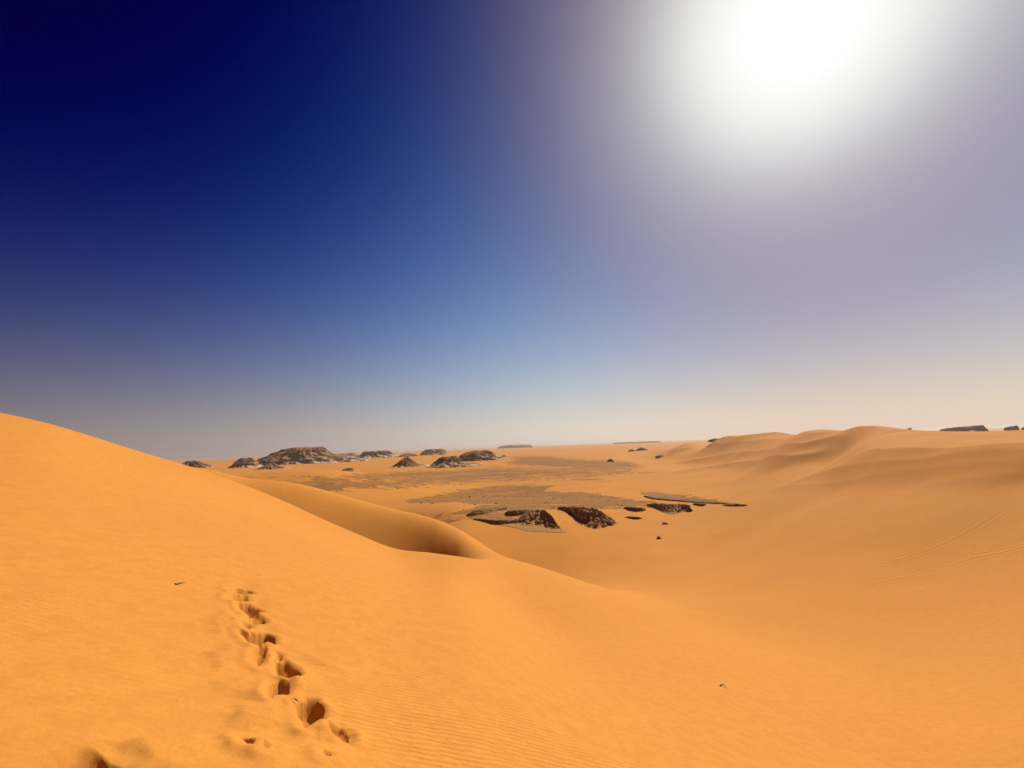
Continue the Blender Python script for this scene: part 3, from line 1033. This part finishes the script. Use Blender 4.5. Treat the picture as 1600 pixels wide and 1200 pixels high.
# flat tables on the right horizon: they stand beyond the dune crest, on the plain
def horizon_table(label, xa, xb, yb, yt, seed, r=900.0):
    a, t = azt((xa + xb) / 2, yb)
    half = abs(azt(xb, yb)[0] - azt(xa, yb)[0]) * r / 2
    cx, cy = r * math.sin(a), r * math.cos(a)
    root = bpy.data.objects.new('mesa', None)
    COL.objects.link(root)
    zt = EYE + azt((xa + xb) / 2, yt)[1] * r
    root.location = (cx, cy, PLAIN)
    tag(root, label, 'rock hill', 'flat dark mesas on the right horizon')
    nseg = 72
    th = np.linspace(0, 2 * math.pi, nseg, endpoint=False)
    hh = zt - PLAIN
    nz = fbm(np.cos(th) * 2 + seed, np.sin(th) * 2, 4)
    rowsets = {'talus_slope': ((1.25, -2), (1.15, hh * .3), (1.05, hh * .62)), 'caprock': ((1.05, hh * .62), (.99, hh * .8), (.93, hh * .97), (.6, hh), (.02, hh))}
    for part, rws in rowsets.items():
        vs, fs = [], []
        for q, (sc, z) in enumerate(rws):
            e = half * sc * (1 + .06 * nz)
            x, y = e * np.cos(th), e * .5 * np.sin(th)
            zz = z + hh * .10 * fbm(np.cos(th) * 5 + q, np.sin(th) * 5 + seed, 4, .6) + .10 * hh * np.cos(th) * (z > 0) * sc
            vs.append(np.stack([x * math.cos(a) + y * math.sin(a), -x * math.sin(a) + y * math.cos(a), zz], 1))
        i = np.arange(nseg)
        j = (i + 1) % nseg
        for q in range(len(rws) - 1):
            fs.append(np.stack([q * nseg + i, q * nseg + j, (q + 1) * nseg + j, (q + 1) * nseg + i], 1))
        mesh_np(part, np.concatenate(vs), np.concatenate(fs), MM[part], root, smooth=False)


horizon_table('long flat dark mesa on the right horizon beyond the dunes', 1465, 1540, 671.5, 667.9, 2)
horizon_table('short flat dark mesa on the right horizon, next to the long one', 1568, 1592, 670, 667.2, 5)
horizon_table('dark mesa cut by the right edge of the picture', 1594, 1660, 668.5, 665.8, 8)
horizon_table('tiny dark speck of rock on the right horizon, left of the long mesa', 1416, 1425, 672.2, 670.2, 12)

# small dark hills between the plain and the dune field
def lump(label, xa, xb, yb, yt, seed, mat_top=M_DARK, name='rock_mound', cat='rock', r=None, group=None, flat=.6):
    """small weathered rock mass seen between two pixel columns, sitting on the ground where its foot shows"""
    P = unproj((xa + xb) / 2, yb)
    r = math.hypot(P[0], P[1])
    w = abs(azt(xb, yb)[0] - azt(xa, yb)[0]) * r
    h = max((azt((xa + xb) / 2, yt)[1] - azt((xa + xb) / 2, yb)[1]) * r * 1.05, .15)
    d = w * flat
    a = math.atan2(P[0], P[1])
    nseg, nrow = 40, 9
    th = np.linspace(0, 2 * math.pi, nseg, endpoint=False)
    rows = []
    for k in range(nrow):
        f = k / (nrow - 1)
        rad = (1 - f ** 1.6) ** .6 if f < 1 else .02
        rad = max(rad, .02)
        nz = fbm(np.cos(th) * 1.8 + seed * 3.1, np.sin(th) * 1.8 + f * 1.5, 4, .6)
        e = rad * (1 + .35 * nz)
        z = h * f * (1 + .25 * fbm(np.cos(th) * 1.5 + seed, np.sin(th) * 1.5, 3)) - (.25 * h + .1 if k == 0 else 0)
        rows.append(np.stack([w / 2 * e * np.cos(th), d / 2 * e * np.sin(th), z + 0 * th], 1))
    vs = np.concatenate(rows)
    i = np.arange(nseg)
    j = (i + 1) % nseg
    fs = np.concatenate([np.stack([q * nseg + i, q * nseg + j, (q + 1) * nseg + j, (q + 1) * nseg + i], 1) for q in range(nrow - 1)])
    R_ = np.stack([vs[:, 0] * math.cos(a) + vs[:, 1] * math.sin(a), -vs[:, 0] * math.sin(a) + vs[:, 1] * math.cos(a), vs[:, 2]], 1)
    o = mesh_np(name, R_, fs, mat_top, None, smooth=False)
    cx, cy = P[0] + d / 2 * math.sin(a), P[1] + d / 2 * math.cos(a)
    o.location = (cx, cy, float(hgt(np.array([cx]), np.array([cy]))[0]))
    tag(o, label, cat, group)
    return o


lump('small dark rock standing at the tip of the far gravel streak', 949, 959, 721.5, 717.5, 1)
lump('left of two small dark mounds near the horizon left of the dunes', 981, 992, 705.3, 702.3, 2)
lump('right and longer of two small dark mounds near the horizon left of the dunes', 994, 1011, 704, 700.2, 3)
lump('thin dark rock streak at the foot of the dune field', 1024, 1041, 714.5, 711.5, 4, flat=1.4)
lump('dark rock outcrop breaking through the left end of the dune skyline', 1106, 1128, 688.5, 684.8, 6, M_STONE)
lump('small dark stone at the upper gravel edge below the long mesa', 783, 791, 713.5, 711.5, 7)
lump('lone dark stone on the sand below the right rock ledges', 1026, 1033, 842.3, 838.5, 8, M_STONE, 'stone', 'stone')
lump('flat dark stone above the lone stone, below the right ledges', 1034, 1044, 819.6, 817, 9, M_STONE, 'stone', 'stone')


# ------------------------------------------------------------------ eroded ledges in the middle distance
def outcrop(label, foot, rim, back, seed, mats=(M_SCARP, M_GREYTOP), blocky=.5, talus=0.0, dip=.5, step=.45):
    """ledge whose broken face runs between a foot line (pixels) and a rim line (pixel x, y, setback in metres)"""
    F_ = np.array(foot, float)
    Rm = np.array(rim, float)
    pf = np.array([unproj(x, y, 40) for x, y in F_])
    fr_ = np.hypot(pf[:, 0], pf[:, 1])
    fa_ = np.arctan2(pf[:, 0], pf[:, 1])
    prr = []
    for x, y, sb in Rm:                              # sb: how far the rim stands back behind the foot, metres
        a, t = azt(x, y)
        r = float(np.interp(a, fa_, fr_)) + sb
        z = max(EYE + t * r, float(hgt(np.array([r * math.sin(a)]), np.array([r * math.cos(a)]))[0]) + .05)
        prr.append((r * math.sin(a), r * math.cos(a), z))
    prr = np.array(prr)
    L = max(np.linalg.norm(np.diff(pf[:, :2], axis=0), axis=1).sum(), np.linalg.norm(np.diff(prr[:, :2], axis=0), axis=1).sum())
    n = int(np.clip(L / .10, 24, 420))
    u = np.linspace(0, 1, n)

    def res(P):
        c = np.concatenate([[0], np.cumsum(np.linalg.norm(np.diff(P, axis=0), axis=1))])
        c /= c[-1]
        return np.stack([np.interp(u, c, P[:, k]) for k in range(3)], 1)
    A, B = res(pf), res(prr)
    o0 = A.mean(0)
    ends = sstep(0, .06, u) * sstep(0, .06, 1 - u)
    nf = 26
    rows = []
    for k in range(nf + 1):
        f = k / nf
        fz = f ** (1 + talus)                       # concave rubble foot when talus > 0
        P = A + (B - A) * f
        P[:, 2] = A[:, 2] + (B[:, 2] - A[:, 2]) * fz
        q = np.floor(f * 5 + .8 * perlin(u * L / 2.5 + seed, u * 0 + 3)) * .37      # layers stand out unevenly
        lay = perlin(q * 3.3 + seed, u * L / 1.2) * .5 + perlin(q * 5 + seed, u * L / .35) * .35
        am = blocky * ends * math.sin(math.pi * min(f * 1.1, 1)) ** .5 * (1 if talus == 0 else float(sstep(.25, .6, f)) + .12)
        cu = np.floor(u * L / .62 + .6 * perlin(u * L / 1.4, u * 0 + f * 2 + seed) + .5 * (math.floor(f * 7) % 2))
        cv = math.floor(f * 7)
        blk = _ga[(_perm[(cu.astype(int) * 7 + cv * 13 + seed * 29) & 511])] / math.pi - 1
        push = am * (lay * .35 + .40 * fbm(u * L / 1.6 + seed, f * 3 + 0 * u, 4, .6) + .55 * blk)
        dirv = -np.stack([P[:, 0], P[:, 1]], 1)
        dirv /= np.linalg.norm(dirv, axis=1)[:, None]
        P[:, :2] += dirv * push[:, None]
        P[:, 2] += ends * ((.10 + .16 * f * (blocky > .4)) * fbm(u * L / .8 + seed, f * 4 + 0 * u, 4, .6) * (0 < k))
        if talus > 0:
            P[:, 2] = np.maximum(P[:, 2], hgt(P[:, 0], P[:, 1]) + .05 * ends)
        if k == 0:
            P[:, 2] -= .25
        rows.append(P)
    face = np.concatenate(rows)
    i = np.arange(n - 1)
    fs = np.concatenate([np.stack([k * n + i, k * n + i + 1, (k + 1) * n + i + 1, (k + 1) * n + i], 1) for k in range(nf)])
    root = bpy.data.objects.new('rock_ledge', None)
    COL.objects.link(root)
    root.location = o0.tolist()
    tag(root, label, 'rock ledge', 'broken rock ledges in the middle of the plain')
    kf = int(nf * (.80 if talus > 1.3 else .68)) if talus > .7 else 0
    if kf:
        mesh_np('rubble_fan', face[:(kf + 1) * n] - o0, fs[:kf * (n - 1)], M_FAN, root, smooth=False)
        mesh_np('broken_face', face[kf * n:] - o0, fs[kf * (n - 1):] - kf * n, mats[0], root, smooth=False)
    else:
        mesh_np('broken_face', face - o0, fs, mats[0], root, smooth=False)
    top = rows[-1]
    trs = [top]
    dirv = np.stack([top[:, 0], top[:, 1]], 1)
    dirv /= np.linalg.norm(dirv, axis=1)[:, None]
    nb = 14
    for k in range(1, nb + 1):
        f = k / nb
        P = top.copy()
        P[:, :2] += dirv * (back * f * (.08 + .92 * sstep(0, .25, u) * sstep(0, .5, 1 - u)))[:, None]
        g = hgt(P[:, 0], P[:, 1])
        base = B[:, 2] * 1.0
        P[:, 2] = base * (1 - f ** (1 / dip)) + (g - .06) * f ** (1 / dip)
        P[:, 2] += .22 * ends * fbm(P[:, 0] / 1.7, P[:, 1] / 1.7, 4) * (1 - f * .8)
        P[:, 2] = np.where(ends < .02, g - .1, P[:, 2])
        trs.append(P)
    # sides close down to the ground
    fs2 = np.concatenate([np.stack([k * n + i, k * n + i + 1, (k + 1) * n + i + 1, (k + 1) * n + i], 1) for k in range(nb)])
    mesh_np('slab_top', np.concatenate(trs) - o0, fs2, mats[1], root, smooth=False)
    for col in (0, n - 1):                           # end walls
        fr_, tp_ = np.array([r_[col] for r_ in rows]), np.array([r_[col] for r_ in trs])
        line = np.concatenate([fr_[:-1], tp_])
        low = line.copy()
        low[:, 2] = np.minimum(hgt(line[:, 0], line[:, 1]) - .3, line[:, 2])
        m_ = len(line)
        ii_ = np.arange(m_ - 1)
        mesh_np('end_wall', np.concatenate([line, low]) - o0, np.stack([ii_, ii_ + 1, m_ + ii_ + 1, m_ + ii_], 1), mats[0], root, smooth=False)
    return root, A, B


O1 = outcrop('leftmost low ledge with thin dark broken edge', [(726, 807), (736, 806.5), (745, 805.5), (757, 803.5), (770, 800.5), (790, 796)],
             [(727, 805.5, .3), (737, 799.5, .3), (746, 797, .4), (758, 795.2, .6), (772, 794.2, .6), (792, 792.3, .3)], 6, 1, blocky=.3)
O2 = outcrop('long low ledge in front with dark undercut shadow, left of the big mound',
             [(738, 812.5), (752, 814.5), (764, 817), (770, 819), (785, 819.5), (800, 818), (815, 817.5), (826, 818)],
             [(739, 811, .2), (752, 811, .2), (764, 812, .2), (772, 812.8, .1), (785, 813, .1), (800, 812.4, .2), (815, 811.6, .3), (827, 810, .5)], 7, 2, blocky=.3)
O3 = outcrop('rounded olive slab with dark hollow under it, behind the long low ledge',
             [(788, 803), (793, 806), (805, 806), (818, 804.5), (830, 803), (842, 801.5)],
             [(789, 801, .2), (795, 798.4, .1), (805, 797.4, .1), (818, 797, .1), (830, 796.6, .3), (842, 796, .4)], 5, 3, blocky=.25, dip=.5)
O4 = outcrop('big central mound with rubble fan spreading to its foot',
             [(776, 820), (788, 822.5), (802, 825), (818, 830), (836, 832), (855, 832.5), (872, 833), (889, 832)],
             [(806, 815, 5), (814, 808.5, 6), (822, 801.5, 7), (829, 797.5, 7.6), (837, 796.2, 7.8), (845, 797.4, 7.6), (851, 797, 7.2), (857, 801.5, 6), (864, 808, 4.5)], 7, 4, (M_SCARP, M_GREYTOP), .6, 1.5, .6)
O5 = outcrop('dark steep ledge with pale fallen blocks, right of the central mound',
             [(870, 795), (880, 798), (890, 802), (900, 808), (910, 817), (924, 825.5), (937, 826), (952, 822), (967, 818.5)],
             [(872, 792, .3), (882, 792, .8), (894, 792.4, 1.6), (906, 792.8, 2.8), (918, 793.6, 4.0), (931, 794.3, 4.4), (939, 799, 3.6), (948, 805, 2.4), (960, 812.5, 1.2)], 7, 5, (M_SCARP, M_GREYTOP), .6, 1.1, .6)
O6 = outcrop('small dark ledge just right of the steep ledge', [(974, 794), (983, 797.5), (993, 799.5), (1004, 799), (1009, 797.5)],
             [(975, 792.5, .2), (983, 792.6, .2), (993, 793, .3), (1003, 793.6, .3), (1009, 795.5, .2)], 5, 6, (M_STONE, M_GREYTOP), .3)
O7 = outcrop('wide brown ledge with rubble skirt on the right', [(1010, 790.5), (1022, 794), (1034, 800), (1046, 804), (1056, 803), (1068, 800.5), (1080, 797.5)],
             [(1011, 787.6, .6), (1024, 787.6, 1.6), (1036, 788, 3.2), (1048, 788.2, 4.0), (1060, 788.2, 3.4), (1070, 788, 2.0), (1078, 789.6, 1.0)], 8, 7, (M_SCARP, M_GREYTOP), .5, .9)
O8 = outcrop('thin gravel-topped slab tapering to a point on the right', [(1006, 776), (1018, 780), (1034, 781.5), (1056, 783), (1080, 785), (1110, 786.5), (1140, 787.5), (1160, 788)],
             [(1007, 774, .2), (1020, 778, .2), (1036, 779.6, .25), (1056, 781.3, .25), (1080, 783.6, .2), (1110, 785.5, .2), (1140, 786.9, .1), (1160, 787.7, .1)], 10, 8, (M_SCARP, M_GREYTOP), .25, 0, .3)
O9 = outcrop('short black sliver of rock below the tapering slab', [(1082, 788), (1088, 789.5), (1095, 790.6), (1101, 790.2), (1104, 788.5)],
             [(1083, 786.8, .1), (1088, 786.8, .1), (1095, 787, .1), (1100, 787.2, .1), (1104, 788, .1)], 3, 9, (M_STONE, M_GREYTOP), .15)
O10 = outcrop('long thin rock sliver at the far right end of the ledges', [(1128, 789.5), (1138, 790.6), (1150, 790.8), (1162, 790.4), (1168, 789.6)],
              [(1129, 789, .1), (1138, 788.4, .1), (1150, 788.5, .1), (1162, 788.6, .1), (1168, 789.1, .1)], 3, 10, (M_SCARP, M_GREYTOP), .12)
O11 = outcrop('low isolated sliver of dark rock in front of the right ledges', [(976, 808.4), (984, 810.2), (992, 811.6), (1000, 811.4), (1004, 810)],
              [(977, 807.6, .1), (984, 807.6, .1), (992, 807.8, .1), (999, 808.4, .1), (1004, 809.4, .1)], 3, 11, (M_STONE, M_GREYTOP), .15)
lump('small black wedge of rock at the right end of the wide brown ledge', 1073, 1083, 799.6, 794.5, 21, M_STONE, 'rock', 'rock')

# fallen blocks: pale ones on the steep ledge, dark ones along the gravel edges
PROTO_P = [hull_rock('pale_block', M_PALE, 12, .75, k) for k in range(5)]
PROTO_D = [hull_rock('stone', M_STONE, 12, .7, 40 + k) for k in range(6)]


def put_rock(protos, name, pos, size, label, group, cat):
    o = bpy.data.objects.new(name, random.choice(protos))
    COL.objects.link(o)
    o.location = pos
    o.rotation_euler = (random.uniform(-.3, .3), random.uniform(-.3, .3), random.uniform(0, 6.28))
    o.scale = (size * random.uniform(.8, 1.3), size * random.uniform(.8, 1.2), size * random.uniform(.7, 1.1))
    tag(o, label, cat, group)
    return o


def on_face(A, B, u, f, talus=0.0):
    k = int(u * (len(A) - 1))
    P = A[k] + (B[k] - A[k]) * f
    P[2] = A[k][2] + (B[k][2] - A[k][2]) * f ** (1 + talus)
    return P


for q in range(60):
    P = on_face(O5[1], O5[2], random.uniform(.30, .97), random.uniform(.15, .92), 1.1)
    d = -P[:2] / np.linalg.norm(P[:2])
    put_rock(PROTO_P, 'fallen_block', (P[0] + d[0] * .5, P[1] + d[1] * .5, P[2] + .15), random.uniform(.35, .95),
             'pale fallen block lying on the dark steep ledge', 'pale fallen blocks on the steep ledge', 'rock')
for q in range(40):
    P = on_face(O5[1], O5[2], random.uniform(.40, .97), random.uniform(-.12, .7), 1.1)
    put_rock(PROTO_D, 'fallen_block', (P[0], P[1], P[2] + .05), random.uniform(.25, .6),
             'dark fallen block at the foot of the steep ledge', 'dark fallen blocks below the steep ledge', 'rock')
for q in range(36):
    P = on_face(O4[1], O4[2], random.uniform(.2, .9), random.uniform(.45, .98), 1.5)
    d = -P[:2] / np.linalg.norm(P[:2])
    put_rock(PROTO_D, 'fallen_block', (P[0] + d[0] * .25, P[1] + d[1] * .25, P[2]), random.uniform(.25, .75) * (1 if q % 3 else 1.3),
             'dark fallen block on the rubble of the central mound', 'dark blocks on the central mound', 'rock')
for q in range(26):
    P = on_face(O7[1], O7[2], random.uniform(.05, .95), random.uniform(.2, .95), .8)
    put_rock(PROTO_D, 'fallen_block', (P[0], P[1], P[2] + .05), random.uniform(.25, .6),
             'dark fallen block on the rubble skirt of the wide brown ledge', 'dark blocks on the wide brown ledge', 'rock')
EDGE = [[(697, 815), (718, 812)], [(655, 786), (690, 786.5), (745, 791)], [(720, 777), (790, 776), (850, 776), (885, 780)], [(600, 766), (660, 762), (720, 755), (800, 750)],
        [(1010, 775), (1030, 781), (1052, 783)], [(855, 795), (872, 793)], [(905, 777), (960, 784), (975, 792)]]
EDGE_WORDS = ['left of the long low front ledge', 'at the lower left end of the near gravel patch', 'inside the near gravel patch behind the ledges',
              'along the dark gravel streak beyond the near patch', 'under the edge of the thin tapering slab', 'between the central mound and the steep ledge',
              'on the right part of the near gravel patch']
for line, words in zip(EDGE, EDGE_WORDS):
    L = np.array(line, float)
    for q in range(11):
        u = random.random() * (len(L) - 1)
        k = int(u)
        x, y = L[k] + (L[k + 1] - L[k]) * (u - k)
        P = unproj(x + random.uniform(-4, 4), y + random.uniform(-1.2, 1.6), 40)
        r = math.hypot(P[0], P[1])
        put_rock(PROTO_D, 'stone', (P[0], P[1], P[2]), r * random.uniform(.0022, .0052), 'small dark loose stone ' + words,
                 'dark loose stones ' + words, 'stone')

# countless small stones: one joined mesh
def gravel_stones():
    m = (grav > .12) & (GR > 55) & (GR < 260)
    idx = np.argwhere(m)
    area = (RR * np.gradient(RR))[idx[:, 1]]
    g_ = grav[idx[:, 0], idx[:, 1]]
    pr = area * np.where(g_ < .6, 1.3, .5)
    pick = idx[rng.choice(len(idx), 3600, p=pr / pr.sum())]
    vs, fs = [], []
    base_v = np.array([[-1, -.7, 0], [.9, -.9, 0], [1.1, .6, 0], [-.7, 1, 0], [-.5, -.4, .8], [.6, -.3, .9], [.3, .6, .75]])
    base_f = np.array([[0, 1, 5], [0, 5, 4], [1, 2, 5], [2, 6, 5], [2, 3, 6], [3, 4, 6], [3, 0, 4], [4, 5, 6]])
    n = len(pick)
    s_ = rng.gamma(1.6, .045, n) + .02
    an = rng.uniform(0, 6.28, n)
    px_ = GX[pick[:, 0], pick[:, 1]] + rng.normal(0, .5, n)
    py_ = GY[pick[:, 0], pick[:, 1]] + rng.normal(0, .5, n)
    pz_ = hgt(px_, py_) - .02
    sx, sy, sz = s_ * rng.uniform(.7, 1.3, n), s_ * rng.uniform(.7, 1.3, n), s_ * rng.uniform(.5, 1.0, n)
    bx, by, bz = base_v[None, :, 0] * sx[:, None], base_v[None, :, 1] * sy[:, None], base_v[None, :, 2] * sz[:, None]
    X = px_[:, None] + bx * np.cos(an)[:, None] - by * np.sin(an)[:, None]
    Y = py_[:, None] + bx * np.sin(an)[:, None] + by * np.cos(an)[:, None]
    Zz = pz_[:, None] + bz
    v = np.stack([X, Y, Zz], -1).reshape(-1, 3)
    f = (base_f[None] + 7 * np.arange(n)[:, None, None]).reshape(-1, 3)
    o = mesh_np('gravel', v, f, M_STONE, None, smooth=False)
    tag(o, 'countless small dark stones strewn over the gravel flats', kind='stuff')


gravel_stones()


# ------------------------------------------------------------------ dry twigs on the near sand
def tube(name, pts, rad, parent=None):
    P = np.array(pts, float)
    n, seg = len(P), 7
    vs = []
    for k in range(n):
        t_ = P[min(k + 1, n - 1)] - P[max(k - 1, 0)]
        t_ /= np.linalg.norm(t_) + 1e-9
        a = np.cross(t_, [.3, .2, .93])
        a /= np.linalg.norm(a)
        b = np.cross(t_, a)
        r = rad * (1 - .65 * k / (n - 1)) * (1 + .15 * math.sin(k * 2.3))
        for s_ in range(seg):
            q = 2 * math.pi * s_ / seg
            vs.append(P[k] + r * (a * math.cos(q) + b * math.sin(q)))
    fs = [[k * seg + s_, k * seg + (s_ + 1) % seg, (k + 1) * seg + (s_ + 1) % seg, (k + 1) * seg + s_] for k in range(n - 1) for s_ in range(seg)]
    return mesh_np(name, np.array(vs), np.array(fs), M_TWIG, parent)


def twig(label, px, lift, rad, branches=(), group=None):
    """twig through ground pixels, lifted off the sand by lift (m) at each"""
    pts = [unproj(x, y) + np.array([0, 0, l]) for (x, y), l in zip(px, lift)]
    o = bpy.data.objects.new('dry_twig', None)
    COL.objects.link(o)
    base = pts[0].copy()
    o.location = base.tolist()
    tag(o, label, 'twig', group)
    u = np.linspace(0, 1, 14)
    kn = np.linspace(0, 1, len(pts))
    P = np.stack([np.interp(u, kn, [p[c] for p in pts]) for c in range(3)], 1)
    L = np.linalg.norm(P[-1] - P[0])
    P += L * .03 * np.stack([perlin(u * 5 + 3 * c + px[0][0], u * 0 + c) for c in range(3)], 1)
    tube('stem', P - base, rad, o)
    for f, vec in branches:
        k = int(f * 13)
        q = P[k] - base
        tube('side_twig', [q, q + np.array(vec) * .5 + np.array([0, 0, .004]), q + np.array(vec)], rad * .55, o)
    return o


twig('short dark stick poking up at the left rim of the deepest footprint', [(461, 1099), (465.5, 1108)], [.03, .05], .0045, ((.35, (-.035, .0, .004)),))
twig('tiny curved twig lying alone on the smooth slope right of the footprints', [(1125, 1072.5), (1129, 1072), (1132, 1073), (1135, 1076)], [.012, .03, .025, .006], .010)
twig('little broken twig cluster at the top left end of the footprint trail', [(273, 913), (277, 914.5), (280, 914)], [.006, .012, .008], .007, ((.5, (.04, .05, .01)), (.2, (-.05, -.03, .0)), (.8, (.06, .03, .004))))


# ------------------------------------------------------------------ dusty air
def build_haze():
    if HAZE_DENSITY <= 0:
        return
    zmax = 8.0
    for o in COL.objects:
        if o.type == 'MESH':
            for c in o.bound_box:
                zmax = max(zmax, (o.parent.location.z if o.parent else 0) + o.location.z + c[2] * max(o.scale))
    zb = float(V[:, 2].min()) - 3
    x = 27500.0
    v = np.array([[a, b, c] for c in (zb, zmax + 2) for a, b in ((-x, -x), (x, -x), (x, x), (-x, x))])
    f = np.array([[3, 2, 1, 0], [4, 5, 6, 7], [0, 1, 5, 4], [1, 2, 6, 5], [2, 3, 7, 6], [3, 0, 4, 7]])
    m = bpy.data.materials.new('dusty_air')
    m.use_nodes = True
    t = NT(m.node_tree)
    out = t.n('ShaderNodeOutputMaterial')
    pv = t.n('ShaderNodeVolumePrincipled')
    pv.inputs['Color'].default_value = HAZE_COLOR
    pv.inputs['Density'].default_value = HAZE_DENSITY
    pv.inputs['Anisotropy'].default_value = .35
    t.l(pv.outputs[0], out.inputs['Volume'])
    o = mesh_np('haze', v, f, m, None, smooth=False)
    tag(o, 'thin dusty air over the whole desert', kind='stuff')


build_haze()
